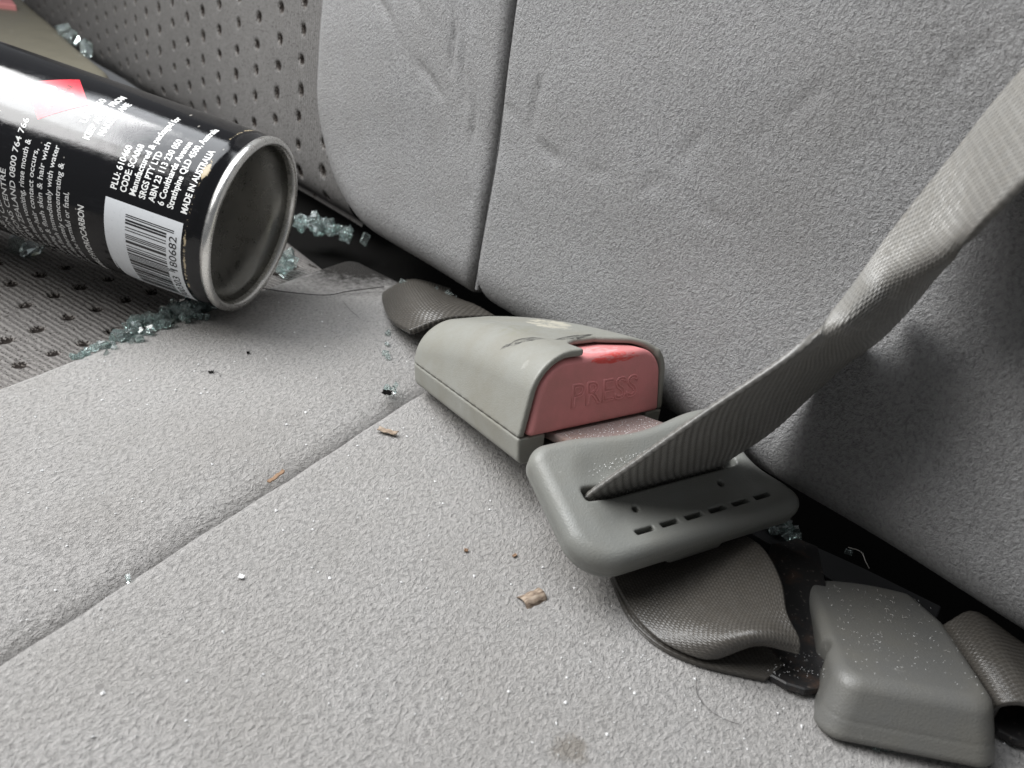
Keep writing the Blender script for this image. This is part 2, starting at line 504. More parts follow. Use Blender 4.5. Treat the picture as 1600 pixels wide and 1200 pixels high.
def creases(x, z):
    o = 0
    for (x0, z0, x1, z1) in CREASE:
        d, t = seg(x + .12 * np.sin(z * 2.2), z + .1 * np.sin(x * 2.5), x0, z0, x1, z1)
        amp = .14 if x0 < -14.5 else (.12 if x0 < -11 else .06)
        o = np.maximum(o, amp * np.exp(-(d / .17) ** 2) * np.clip(.7 + .6 * np.sin(x * 3.1 + z * 2.3), 0, 1))
    return o
cn = 1 / math.sqrt(1 + KB * KB + LEAN * LEAN)
def back_front(x, y, z):
    wob = .22 * sm_noise(x, z, 9, 6, .45) + .06 * sm_noise(x, z, 11, 6, 1.6)
    near = (yb(x, z) - 6 < y)
    return (yb(x, z) + wob * 1.3 - y) * cn + creases(x, z)
def f_right(x, y, z):
    d = back_front(x, y, z)
    out = .95 - z
    d = rmax(d, out, 1.9)
    d = rmax(d, -14.02 - x - .06 * np.sin(z * .7) + np.clip(2.2 - z, 0, 2) ** 2 * .28, .5)
    d = np.maximum(d, y - yb(x, z) - 3.0); d = np.maximum(d, x - 12); d = np.maximum(d, z - 25)
    return d
V, Fc = sdf_mesh(f_right, (-14.6, 11.5, .5), (12.3, 29.5, 25.3), .17)
mesh_obj('outer_backrest_panel', V, Fc, M_back, bk)
def f_left(x, y, z):
    d = back_front(x, y, z) - .0
    # outline: straight left edge, big round lower-left corner
    cx, cz, R = -21.9, 7.1, 6.3
    dx = cx - x; dz = cz - z
    corner = np.where((dx > 0) & (dz > 0), np.hypot(dx * 1.0, dz) - R, np.maximum(dx, dz) - R)
    d = rmax(d, corner, 2.1)
    d = rmax(d, x + 14.12 + .06 * np.sin(z * .7) + np.clip(2.0 - z, 0, 2) ** 2 * .15, .55)
    d = np.maximum(d, y - yb(x, z) - 3.0); d = np.maximum(d, z - 25)
    return d
V, Fc = sdf_mesh(f_left, (-29, 19.5, .4), (-13.5, 34.2, 25.3), .17)
mesh_obj('inner_backrest_bolster', V, Fc, M_back, bk)
zs = np.linspace(1.6, 25, 150)
V, Fc = tube(np.stack([-14.08 + 0 * zs, yb(-14.08, zs) + .55, zs], 1), .10)
mesh_obj('backrest_seam_piping', V, Fc, M_back, bk)
def ins_b(X, Z):
    h = holes(X, Z, 2.75, 1.45, -34.1, 3.35, .34, 5)
    Y = yb(X, Z) + 2.0 + .22 * np.clip(h * 2.2, 0, 1) + 1.6 * np.exp(-np.maximum(0, Z + .3) / .8) + .3 * sm_noise(X, Z, 4, 5, .25)
    return np.stack([X, Y, Z], -1), {'hole': h}
V, Fc, at = grid_mesh(np.arange(-100, -26, .11), np.arange(-.6, 25, .11), ins_b)
mesh_obj('perforated_backrest_panel', V, Fc[:, ::-1], M_ins_b, bk, attr=at)
# dark tray in the crack between cushion and backrest
X = np.array([-40, 14.]); 
V = [(-60, 33, -1.4), (14, 12.5, -2.2), (14, 22, -2.2), (-60, 52, -1.4), (-60, 52, 5.0), (14, 24, 3.0)]
gap = mesh_obj('seat_gap_floor', V, [[0, 1, 2, 3], [3, 2, 5, 4]], M_carpet, None, smooth=False)
gap['kind'] = 'structure'

# ------------------------------------------------------------------ spray can
PC = np.array([-20.67697976, 18.271845, 3.51463492])
A_ = np.array([0.9301211, 0.32354251, -0.17376707]); E1 = np.array([0.32854067, -0.94448982, 0.]); E2 = np.array([0.16412122, 0.05708955, 0.98478678])
# can frame: local x = -A (towards the nozzle), y = E1, z = E2
can = thing('spray_can', 'black aerosol spray can lying on its side with barcode and bare metal base', 'spray can', frame(PC, -A_, E1, E2))
RC = 3.25
def cyl(a, th, r=RC):
    th = np.radians(th)
    return np.stack([a + 0 * th, r * np.cos(th), r * np.sin(th)], -1)
def lathe(prof, n=128):
    prof = np.array(prof); th = np.linspace(0, 2 * np.pi, n, endpoint=False)
    V = np.stack([np.broadcast_to(prof[:, 0][:, None], (len(prof), n)), prof[:, 1][:, None] * np.cos(th), prof[:, 1][:, None] * np.sin(th)], -1)
    i = np.arange(len(prof) - 1)[:, None]; j = np.arange(n)[None]
    q = np.stack([i * n + j, i * n + (j + 1) % n, (i + 1) * n + (j + 1) % n, (i + 1) * n + j], -1).reshape(-1, 4)
    return V.reshape(-1, 3), q
prof = [(.33, 3.10), (.42, 3.12), (.60, 3.20), (.74, 3.245), (.80, 3.25), (.84, 3.25)] + [(x, 3.25) for x in np.arange(1.0, 16.2, .25)] + [(16.3, 3.22), (16.5, 3.1), (16.9, 2.6), (17.3, 1.8), (17.4, 1.2)]
V, q = lathe(prof)
th = np.degrees(np.arctan2(V[:, 2], V[:, 1]))
wear = .50 * np.exp(-((V[:, 0] - .82) / .10) ** 2) * (np.cos(np.radians(th * 3 + 20)) * .25 + .75) + .46 * np.exp(-((V[:, 0] - .85) / .28) ** 2 - ((th - 47) / 6) ** 2)
wear += .25 * np.exp(-((V[:, 0] - .95) / .3) ** 2)
mesh_obj('painted_body', V, q, M_can, can, attr={'wear': wear})
# base rim bead and recessed dome
rim = []
for a in np.linspace(-.35, 1.55, 16) * math.pi:
    rim.append((.19 - .19 * math.sin(a) * 1.0, 3.085 + .125 * math.cos(a)))
rim = [(.34, 3.08), (.34, 3.16), (.28, 3.22), (.20, 3.25), (.12, 3.245), (.05, 3.215), (.01, 3.16), (.0, 3.10), (.01, 3.03), (.06, 2.975), (.14, 2.95), (.3, 2.94)]
V, q = lathe(rim); mesh_obj('base_rim', V, q[:, ::-1], M_tin, can)
dome = [(.28, 2.967), (.55, 2.95), (.8, 2.90), (.95, 2.80), (1.0, 2.65)] + [(1.0 - .55 * (1 - (r / 2.65) ** 2), r) for r in np.linspace(2.5, .01, 10)]
dome = [(.28, 2.942), (.40, 2.93), (.52, 2.90)] + [(.42 + 1.0 * math.sqrt(max(0, 1 - (r / 2.93) ** 2)), r) for r in np.linspace(2.88, .01, 22)]
V, q = lathe(dome); mesh_obj('recessed_base', V, q[:, ::-1], M_tin_in, can)
nz = [(17.3, 1.2), (17.6, 1.25), (17.8, 1.2), (17.8, .6), (18.6, .6), (18.7, .5), (18.7, .01)]
V, q = lathe(nz, 48); mesh_obj('valve_cup', V, q, M_tin, can)

def text_mesh(body, bold=.0, bevel=None):
    cu = bpy.data.curves.new('t', 'FONT'); cu.body = body; cu.size = 1.0; cu.resolution_u = 3
    cu.offset = bold
    if bevel: cu.fill_mode = 'NONE'; cu.bevel_depth = bevel; cu.bevel_resolution = 1
    o = bpy.data.objects.new('t', cu); COL.objects.link(o)
    dg = bpy.context.evaluated_depsgraph_get()
    me = o.evaluated_get(dg).to_mesh()
    n = len(me.vertices); V = np.zeros(n * 3, np.float32); me.vertices.foreach_get('co', V); V = V.reshape(-1, 3).astype(float)
    fs = [list(p.vertices) for p in me.polygons]
    o.evaluated_get(dg).to_mesh_clear()
    bpy.data.objects.remove(o); bpy.data.curves.remove(cu)
    return V, fs
DEG = math.degrees(1 / RC)
def can_text(body, a, th0, th1, cap, mat, bold=.018, name='text_line', lift=.006):
    V, fs = text_mesh(body, bold)
    x0, x1 = V[:, 0].min(), V[:, 0].max()
    thv = th0 + (V[:, 0] - x0) / (x1 - x0) * (th1 - th0)
    av = a - cap / 2 + V[:, 1] / .70 * cap
    return mesh_obj(name, cyl(av, thv, RC + lift), fs, mat, can, smooth=False)
def can_patch(name, a0, a1, t0, t1, mat, lift, rnd=0, nt=None):
    nt = nt or max(1, int(abs(t1 - t0) / 2.5) + 1); na = 12 if rnd else 1
    A, T = np.meshgrid(np.linspace(0, 1, na + 1), np.linspace(0, 1, nt + 1), indexing='ij')
    V = cyl((a0 + A * (a1 - a0)).ravel(), (t0 + T * (t1 - t0)).ravel(), RC + lift)
    i = np.arange(na)[:, None]; j = np.arange(nt)[None]
    q = np.stack([i * (nt + 1) + j, (i + 1) * (nt + 1) + j, (i + 1) * (nt + 1) + j + 1, i * (nt + 1) + j + 1], -1).reshape(-1, 4)
    return V, q[:, ::-1]
for body, a, t0, t1 in (('PLU: 610460', 3.47, 19.5, 46), ('CODE: SCA068', 3.14, 19.5, 49), ('Manufactured & packaged for', 2.81, 19.5, 78.5),
                        ('SRGS PTY LTD', 2.48, 19.5, 48.5), ('ABN 23 113 230 050', 2.15, 19.5, 60.5), ('6 Coulthards Avenue', 1.83, 19.5, 61.5),
                        ('Strathpine QLD 4500, Australia', 1.50, 19.5, 80), ('MADE IN AUSTRALIA', .99 + .03, 19.5, 61)):
    can_text(body, a, t0, t1, .215, M_white, .023)
for body, a, t0, t1, s in (('AUSTRALIA PHONE POISONS', 7.92, -95, 2, .19), ('INFORMATION CENTRE', 7.30 + .3, -75, 5, .19), ('SAFETY DIRECTIONS CENTRE', 7.28, -80, 9, .19),
                           ('13 11 26. NEW ZEALAND 0800 764 766', 6.95, -66, 41, .2), ('Avoid eye contact. If swallowed, do not induce vomiting, rinse mouth &', 6.62, -110, 30, .19),
                           ('seek medical advice. If skin or hair contact occurs,', 6.29, -92, 26.5, .19), ('remove clothing & flush skin & hair with', 5.97, -68, 32, .19),
                           ('If in eyes, hold open & flush immediately with water', 5.65, -84, 32, .19), ('Misuse by deliberately concentrating &', 5.34, -62, 23.5, .19),
                           ('inhaling contents can be harmful or fatal.', 5.03, -78, 8.5, .19)):
    can_text(body, a, t0, t1, s, M_small, .010)
can_text('FLAMMABLE HYDROCARBON', 4.50, -62, 3.5, .22, M_white, .022)
for body, a, t0, t1 in (('UN 1950', 5.25, 50, 71), ('KEEP AWAY FROM', 4.87, 41, 80), ('NAKED FLAME', 4.50, 46, 75)):
    can_text(body, a, t0, t1, .23, M_white, .025)
# red hazard diamond
n = 14
u, v = np.meshgrid(np.linspace(-1, 1, n), np.linspace(-1, 1, n), indexing='ij')
hd = 1.13
aa = 6.60 + (u + v) / 2 * hd; tt = 62.3 + (u - v) / 2 * hd * DEG
i = np.arange(n - 1)[:, None]; j = np.arange(n - 1)[None]
q = np.stack([i * n + j, (i + 1) * n + j, (i + 1) * n + j + 1, i * n + j + 1], -1).reshape(-1, 4)
mesh_obj('hazard_diamond', cyl(aa.ravel(), tt.ravel(), RC + .004), q, M_redink, can)
for body, a, w_, s in (('FLAMMABLE', 6.52, 1.25, .17), ('GAS', 6.22, .5, .17), ('2', 5.86, .16, .22)):
    can_text(body, a, 62.3 - w_ / 2 * DEG, 62.3 + w_ / 2 * DEG, s, M_ink, .02, lift=.009)
fl = [(-.22, 0), (.22, 0), (.3, .18), (.22, .42), (.16, .28), (.08, .55), (-.02, .30), (-.12, .48), (-.26, .2)]
ctr = (0, .2)
V = [cyl(np.array(6.72 + y), np.array(62.3 + x * DEG), RC + .009) for x, y in [ctr] + fl]
mesh_obj('flame_symbol', np.array(V), [[0, k, k % len(fl) + 1] for k in range(1, len(fl) + 1)], M_ink, can, smooth=False)
# barcode label
lab_V, lab_q = [], []
na, nt = 20, 34
for i_ in range(na + 1):
    for j_ in range(nt + 1):
        uu = i_ / na; vv = j_ / nt
        a = .95 + uu * 2.72; rr = .85
        tmin = -53.0; tmax = 14.0
        ex = a - (3.67 - rr)
        if ex > 0: tmin += (rr - math.sqrt(max(0, rr * rr - ex * ex))) * DEG
        lab_V.append(cyl(np.array(a), np.array(tmin + vv * (tmax - tmin)), RC + .004))
i = np.arange(na)[:, None]; j = np.arange(nt)[None]
q = np.stack([i * (nt + 1) + j, (i + 1) * (nt + 1) + j, (i + 1) * (nt + 1) + j + 1, i * (nt + 1) + j + 1], -1).reshape(-1, 4)
mesh_obj('barcode_label', np.array(lab_V), q[:, ::-1], M_lab, can)
Lc = ['0001101', '0011001', '0010011', '0111101', '0100011', '0110001', '0101111', '0111011', '0110111', '0001011']
Rc = [''.join('1' if c == '0' else '0' for c in s) for s in Lc]
Gc = [s[::-1] for s in Rc]
num = '9300303180682'
par = 'LGGLGL'
bits = '101' + ''.join((Lc if par[k] == 'L' else Gc)[int(num[k + 1])] for k in range(6)) + '01010' + ''.join(Rc[int(num[k + 7])] for k in range(6)) + '101'
mod = 55.0 / 95
BV, BQ = [], []
k = 0
while k < 95:
    if bits[k] == '1':
        e = k
        while e < 95 and bits[e] == '1': e += 1
        guard = k < 3 or k >= 92 or 45 <= k < 50
        V, q = can_patch('b', 1.22 if guard else 1.47, 2.92, -47 + k * mod, -47 + e * mod, M_ink, .009, nt=2)
        BQ.append(q + sum(len(x) for x in BV)); BV.append(V); k = e
    else: k += 1
mesh_obj('barcode_bars', np.concatenate(BV), np.concatenate(BQ), M_ink, can)
can_text('180682', 1.24, -18.5, 4.5, .27, M_ink, .004, 'barcode_digits', .009)
can_text('300303', 1.24, -46, -23.5, .27, M_ink, .004, 'barcode_digits', .009)

# ------------------------------------------------------------------ buckle
def rot(yaw, pitch, roll):
    cy, sy = np.cos(yaw), np.sin(yaw)
    r = np.array([cy, sy, 0]); h = np.array([0, 0, 1.]); w_ = np.cross(r, h)
    r2 = r * np.cos(pitch) - h * np.sin(pitch); h2 = h * np.cos(pitch) + r * np.sin(pitch)
    w2 = w_ * np.cos(roll) + h2 * np.sin(roll); h3 = h2 * np.cos(roll) - w_ * np.sin(roll)
    return w2, r2, h3
bw, br, bh = rot(2.757, .169, -.114)
BO = np.array([-6.961, 14.051, 1.594])
buckle = thing('seat_belt_buckle', 'grey plastic seat belt buckle with red PRESS button lying on the cushion', 'belt buckle', frame(BO, bw, br, bh))
BW, BL, BT, HS, HF, HR = 5.53, 7.35, .92, .79, 3.0, 2.0
def f_body(x, r, h):
    t = np.clip(r / BL, -.1, 1.1)
    H = HF + (HR - HF) * t + .42 * np.sin(np.clip(t, 0, 1) * np.pi) * .6
    cxx = x - BW / 2
    hw = BW / 2 - BT * t
    lean = np.clip((h - HS), 0, 3)
    # left side leans in more than the right
    lin = np.where(cxx < 0, .20, .10) * lean
    bl = np.where(h < HS, .10 * (HS - h), 0)
    dx = np.abs(cxx) + lin + bl - hw
    d = rmax(dx * .96, h - H, 1.05)
    d = rmax(d, -h, .22)
    d = rmax(d, r - BL + .0 * h, .95)
    return d
def f_up(x, r, h):
    b = f_body(x, r, h)
    d = rmax(b, -r + .0 * h, .07)
    d = rmax(d, HS + .018 - h, .03)
    # hollow front for the button
    hol = np.maximum(np.maximum(b + .20, r - 2.2), HS - .3 - h)
    d = rmax(d, -hol, .05)
    # thumb notch in the top edge
    dep = np.interp(x, [1.9, 2.1, 2.5, 3.3, 4.3, 4.9, 5.2], [.5, .75, .95, .95, .45, .1, -.3])
    nt_ = np.maximum(np.maximum((r - dep) * .8, 1.98 - x), 1.7 - h)
    return rmax(d, -nt_, .09)
V, Fc = sdf_mesh(f_up, (-.2, -.2, .5), (BW + .2, BL + .2, 3.5), .055)
mesh_obj('upper_shell', V, Fc, M_pl_buckle, buckle)
def f_low(x, r, h):
    b = f_body(x, r, h) + .012
    d = rmax(b, -r, .07)
    d = rmax(d, h - HS + .018, .03)
    op = np.maximum(np.maximum(np.abs(x - BW / 2 - .12) - 1.95, r - 2.5), .20 - h)
    return rmax(d, -op, .05)
V, Fc = sdf_mesh(f_low, (-.2, -.2, -.15), (BW + .2, BL + .2, 1.0), .055)
mesh_obj('lower_shell', V, Fc, M_pl_buckle, buckle)
def f_btn(x, r, h):
    b = f_body(x, np.maximum(r, 0), h) + .25
    fr = -.10 + .06 * (h - 1) - r
    d = rmax(b, fr, .17)
    d = rmax(d, HS + .02 - h, .12)
    return np.maximum(d, r - 1.9)
V, Fc = sdf_mesh(f_btn, (-.1, -.4, .5), (BW + .1, 2.1, 3.3), .05)
btn = mesh_obj('press_button', V, Fc, M_red, buckle)
V, fs = text_mesh('PRESS', 0, .034)
x0, x1 = V[:, 0].min(), V[:, 0].max(); 
tx = 1.65 + (V[:, 0] - x0) / (x1 - x0) * 2.55; th_ = 1.42 + V[:, 1] * .9
ty = -.10 + .06 * (th_ - 1) + .004 + V[:, 2] * .8
mesh_obj('embossed_lettering', np.stack([tx, ty, th_], 1), fs, M_red, btn)

# ------------------------------------------------------------------ belt tongue
tw, tb, thh = rot(2.57, -.348, .035)
tf = -tb
SC = .955
TO = CP + (np.array([-6.831, 14.156, 2.249]) - CP) * SC
TW, TD = 6.902 * SC, 3.723 * SC
belt = thing('seat_belt', 'grey woven seat belt rising from its plastic latch tongue to upper right', 'seat belt', None)
tongue = bpy.data.objects.new('latch_tongue', None)
# the tongue body itself is the part; local frame x = width, y = rearwards, z = normal
def tg(x, f, h):     # x width, f forward distance
    R1 = .85
    # plan outline with different corner radii
    cx, cf = TW / 2, TD / 2
    r = np.where(x < cx, np.where(f > cf, 1.05, .55), np.where(f > cf, .55, .7))
    qx = np.abs(x - cx) - TW / 2 + r; qf = np.abs(f - cf) - TD / 2 + r
    o = np.minimum(np.maximum(qx, qf), 0) + np.hypot(np.maximum(qx, 0), np.maximum(qf, 0)) - r
    # waist on the right side, slight waist on the rear edge
    o = smax(o, 1.75 - np.hypot(x - TW - 1.12, (f - 1.55) * 1.05), .5)
    o = smax(o, 3.2 - np.hypot((x - 3.1), f + 3.02), .4)
    return o
def f_tongue(x, y, h):
    f = -y
    o = tg(x, f, h)
    top = h - .10
    # gently dished middle
    sink = rbox2(x - TW / 2 - .25, f - TD / 2 - .05, TW / 2 - .45, TD / 2 - .3, .9)
    q = np.clip(-sink / .95, 0, 1); q = q * q * (3 - 2 * q)
    top = top + .17 * q - .08 * np.exp(-((x - 5.2) / .7) ** 2 - ((f - .3) / .45) ** 2)
    bot = -.72 - h
    d = rmax(o, top, .36)
    d = rmax(d, bot + .0, .2)
    # webbing slot
    s = rbox2(x - 3.12, f - 1.68, 2.32, .19, .12)
    d = rmax(d, -s, .06)
    # row of six small slots
    x0 = 1.86; x1 = 5.42
    for k in range(6):
        c = x0 + (x1 - x0) * k / 5
        s = np.maximum(rbox2(x - c - .05 * 0, f - 2.92, .25, .07, .03), -.45 - h)
        d = rmax(d, -s, .03)
    for c, ff in ((1.99, 2.31), (4.6, 2.25)):
        s = np.maximum(np.hypot((x - c), f - ff) - .085, -.3 - h)
        d = rmax(d, -s, .02)
    # fine mould line
    ml = np.exp(-((h + .42) / .018) ** 2) * .012
    return d + ml
V, Fc = sdf_mesh(f_tongue, (-.15, -TD - .15, -.9), (TW + .15, .15, .35), .042)
TM = frame(TO, tw, tb, thh)
tongue = mesh_obj('latch_tongue', V, Fc, M_pl, belt); tongue.matrix_local = TM
# lower lip under the front edge
def f_lip(x, y, h):
    return rmax(rbox2(x - TW * .52, y + TD - .38, .85, .32, .15), np.abs(h + .86) - .2, .12)
V, Fc = sdf_mesh(f_lip, (2, -TD - .2, -1.2), (5, -TD + 1, -.5), .05)
mesh_obj('lower_lip', V, Fc, M_pl, tongue)
# steel blade running into the buckle slot
PA = TO + tw * 3.35 + tf * .6 - thh * .30
PB = BO + bw * 2.95 + bh * .52 + br * 1.2
invt = np.array(TM.inverted())
def to_t(P): return (invt[:3, :3] @ (np.array(P) * CM) + invt[:3, 3]) / CM
ax_ = nrm(PB - PA); wx_ = nrm(bw - ax_ * bw.dot(ax_)); nx_ = np.cross(wx_, ax_)
LB = np.linalg.norm(PB - PA)
def f_blade(x, y, h):
    return rmax(rbox2(x, y - LB / 2, 1.72, LB / 2, .1), np.abs(h) - .12, .04)
V, Fc = sdf_mesh(f_blade, (-2, -.2, -.3), (2, LB + .2, .3), .07)
bl = mesh_obj('latch_blade', [to_t(PA + wx_ * v[0] + ax_ * v[1] + nx_ * v[2]) for v in V], Fc, M_blade, tongue)

# ------------------------------------------------------------------ webbing ribbons
def catmull(P, n):
    P = np.array(P, float); k = len(P)
    Q = np.concatenate([[2 * P[0] - P[1]], P, [2 * P[-1] - P[-2]]])
    t = np.linspace(0, k - 1, n); i = np.minimum(t.astype(int), k - 2); u = (t - i)
    u = u.reshape((-1,) + (1,) * (P.ndim - 1))
    p0, p1, p2, p3 = Q[i], Q[i + 1], Q[i + 2], Q[i + 3]
    return .5 * ((2 * p1) + (-p0 + p2) * u + (2 * p0 - 5 * p1 + 4 * p2 - p3) * u ** 2 + (-p0 + 3 * p1 - 3 * p2 + p3) * u ** 3)
def ribbon(name, rows, mat, parent, width=4.7, cell=(.21, .115), nacross=270, perc=7, amp=.021, thick=.13):
    """rows: list of (k control points across); a woven strip is swept through them"""
    rows = np.array(rows, float)
    dense = catmull(rows, 60)
    mid = dense[:, rows.shape[1] // 2]
    L = np.concatenate([[0], np.cumsum(np.linalg.norm(np.diff(mid, axis=0), axis=1))])
    nl = int(L[-1] / cell[0] * perc)
    tpar = np.interp(np.linspace(0, L[-1], nl), L, np.linspace(0, len(rows) - 1, 60))
    k = len(rows); Q = np.concatenate([[2 * rows[0] - rows[1]], rows, [2 * rows[-1] - rows[-2]]])
    i = np.minimum(tpar.astype(int), k - 2); u = (tpar - i)[:, None, None]
    p0, p1, p2, p3 = Q[i], Q[i + 1], Q[i + 2], Q[i + 3]
    C = .5 * ((2 * p1) + (-p0 + p2) * u + (2 * p0 - 5 * p1 + 4 * p2 - p3) * u ** 2 + (-p0 + 3 * p1 - 3 * p2 + p3) * u ** 3)
    C = np.swapaxes(C, 0, 1)                       # across first
    G = catmull(C, nacross); G = np.swapaxes(G, 0, 1)   # (nl, nacross, 3)
    s = np.linspace(0, L[-1], nl)[:, None]; t = np.linspace(0, width, nacross)[None]
    Ts = np.gradient(G, axis=0); Tt = np.gradient(G, axis=1)
    N = np.cross(Ts, Tt); N /= np.linalg.norm(N, axis=-1)[..., None] + 1e-12
    col = np.floor(t / cell[1])
    ph = (s / cell[0] + (col % 2) * .5 + .06 * np.sin(col * 3.1))
    wv = np.abs(np.sin(np.pi * ph)) ** .7 * np.abs(np.sin(np.pi * t / cell[1])) ** .6
    jit = .85 + .3 * np.modf(np.abs(np.sin(np.floor(ph) * 12.99 + col * 78.2) * 4375.5))[0]
    wv = wv * jit
    edge = np.minimum(t, width - t); e = np.clip(edge / .16, 0, 1)
    wv = wv * (.35 + .65 * e)
    rnd = np.sqrt(np.clip(1 - (1 - np.clip(edge / (thick / 2), 0, 1)) ** 2, 0, 1))
    top = G + N * (thick / 2 * rnd + amp * wv)[..., None]
    bot = G - N * (thick / 2 * rnd + amp * wv * .9)[..., None]
    nA = nacross
    V = np.concatenate([top.reshape(-1, 3), bot.reshape(-1, 3)])
    ii = np.arange(nl - 1)[:, None]; jj = np.arange(nA - 1)[None]
    q = np.stack([ii * nA + jj, (ii + 1) * nA + jj, (ii + 1) * nA + jj + 1, ii * nA + jj + 1], -1).reshape(-1, 4)
    off = nl * nA
    q2 = q[:, ::-1] + off
    ri = np.arange(nl - 1)
    e1 = np.stack([ri * nA, ri * nA + off, (ri + 1) * nA + off, (ri + 1) * nA], -1)
    e2 = np.stack([ri * nA + nA - 1, (ri + 1) * nA + nA - 1, (ri + 1) * nA + nA - 1 + off, ri * nA + nA - 1 + off], -1)
    ci = np.arange(nA - 1)
    e3 = np.stack([ci, ci + 1, ci + 1 + off, ci + off], -1)
    e4 = e3 + (nl - 1) * nA
    Fq = np.concatenate([q, q2, e1, e2, e3, e4[:, ::-1]])
    uv = np.stack([np.broadcast_to(s, wv.shape), np.broadcast_to(t, wv.shape)], -1).reshape(-1, 2)
    return mesh_obj(name, V, Fq, mat, parent, uv=np.concatenate([uv, uv]), attr={'weave': np.concatenate([wv.ravel(), wv.ravel()])})

def tl(x, f, h):   # tongue-local to world
    return TO + tw * x + tf * f + thh * h
def row(a, b, c=None):
    a = np.array(a); b = np.array(b)
    return [a, (a + b) / 2 if c is None else np.array(c), b]
R_ = []
R_.append(row(tl(.98, 1.68, -.5), tl(5.25, 1.68, -.5)))
R_.append(row(tl(.98, 1.66, .0), tl(5.25, 1.68, .0)))
R_.append(row(Pd(1000, 715, 16.6), Pd(1208, 670, 19.2)))
R_.append(row(Pd(1100, 645, 15.6), Pd(1275, 608, 18.7)))
R_.append(row(Pd(1180, 592, 14.9), Pd(1330, 562, 18.2)))
R_ = [[r[0], r[0] * .65 + r[2] * .35, r[0] * .3 + r[2] * .7, r[2]] for r in R_]
def row4(e1, c, e2, w_=.25):
    e1, c, e2 = np.array(e1), np.array(c), np.array(e2)
    return [e1, c + (e1 - c) * w_, c + (e2 - c) * w_, e2]
def flat4(a, b):
    return [a, a * .67 + b * .33, a * .33 + b * .67, b]
R_.append([Pd(1250, 542, 14.4), Pd(1282, 543, 15.2), Pd(1330, 545, 16.2), Pd(1376, 526, 17.1)])
R_.append([Pd(1302, 489, 14.8), Pd(1318, 506, 14.3), Pd(1352, 512, 15.3), Pd(1412, 490, 16.8)])
R_.append(row4(Pd(1348, 428, 15.4), Pd(1374, 462, 14.5), Pd(1437, 461, 16.0), .35))
R_.append(row4(Pd(1392, 367, 15.6), Pd(1424, 424, 13.9), Pd(1466, 425, 14.8), .35))
R_.append(row4(Pd(1440, 306, 15.5), Pd(1468, 378, 13.5), Pd(1503, 388, 13.2), .35))
R_.append(flat4(Pd(1500, 232, 15.2), Pd(1556, 331, 11.9)))
R_.append(flat4(Pd(1570, 144, 14.8), Pd(1640, 250, 10.9)))
R_.append(flat4(Pd(1680, 20, 14.2), Pd(1800, 110, 10.0)))
R_.append(flat4(Pd(1850, -190, 13.8), Pd(2000, -60, 9.6)))
R_.append(flat4(np.array([6.5, 22.5, 24.0]), np.array([8.5, 18.4, 24.8])))
R_.append(flat4(np.array([10.5, 27.0, 32.0]), np.array([12.5, 23.0, 33.0])))
ribbon('shoulder_webbing', R_, M_web, belt, cell=(.20, .11), nacross=300, amp=.022)

# slack loop under the tongue
Q_ = []
Q_.append(row(tl(1.0, 1.7, -.45), tl(5.25, 1.7, -.45)))
Q_.append(row(Pz(945, 870, .45), Pz(1140, 815, .9), Pz(1040, 845, .45)))
Q_.append(row(Pz(962, 915, .18), Pz(1193, 858, 1.1), Pz(1082, 898, .45)))
Q_.append(row(Pz(992, 965, .16), Pz(1221, 908, 1.25), Pz(1112, 945, .62)))
Q_.append(row(Pz(1032, 1002, .2), Pz(1230, 960, 1.2), Pz(1142, 972, .95)))
Q_.append(row(Pz(1085, 1024, .26), Pz(1247, 1000, 1.05), Pz(1172, 992, 1.2)))
Q_.append(row(Pz(1120, 1026, .35), Pz(1247, 1022, .85), Pz(1185, 1004, .95)))
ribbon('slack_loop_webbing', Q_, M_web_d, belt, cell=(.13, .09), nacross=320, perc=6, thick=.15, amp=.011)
Q_ = []
Q_.append(row(Pz(953, 905, .08), Pz(1080, 880, .2)))
Q_.append(row(Pz(980, 964, .08), Pz(1110, 950, .2)))
Q_.append(row(Pz(1024, 1008, .08), Pz(1150, 985, .2)))
Q_.append(row(Pz(1080, 1036, .09), Pz(1180, 1003, .2)))
Q_.append(row(Pz(1135, 1051, .10), Pz(1200, 1015, .2)))
Q_.append(row(Pz(1195, 1064, .10), Pz(1225, 1040, .18)))
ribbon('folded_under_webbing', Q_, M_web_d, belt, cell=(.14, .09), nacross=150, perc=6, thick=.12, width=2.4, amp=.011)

# ------------------------------------------------------------------ anchor with plastic cover
cw, cr, ch_ = rot(1.883, .224, .078)
CO = np.array([1.665, 12.279, .077])
anchor = thing('belt_anchor', 'dusty grey plastic belt anchor cover with black steel plate at lower right', 'belt anchor', frame(CO, cw, cr, ch_))
CW, CL, CH = 3.25, 4.5, 1.20
def f_cov(x, r, h):
    lft = -x - .22 * (1 - np.clip(h / 1.2, 0, 1)) * np.clip(1.2 - r, 0, 1) + .10 * h
    rgt = x - CW + .14 * h + .30 * np.maximum(0, r - 3.1)
    o = rmax(lft, rgt, .2)
    o = rmax(o, (-r - .36 + .38 * h) * .92, .5)
    o = rmax(o, r - 4.55 + .14 * (x - CW / 2) ** 2, .25)
    H = CH - .03 * r
    d = rmax(o, h - H, .25)
    d = rmax(d, -.05 - h, .2)
    # small notch where the steel plate goes in
    d = smax(d, .2 - np.hypot(x - .02, (r - 1.45) * .8), .08)
    ml = np.exp(-((h - .42) / .02) ** 2) * .010
    return d + ml
V, Fc = sdf_mesh(f_cov, (-.6, -.8, -.2), (CW + .4, CL + .8, CH + .4), .055)
mesh_obj('plastic_cover', V, Fc, M_pl_cover, anchor)
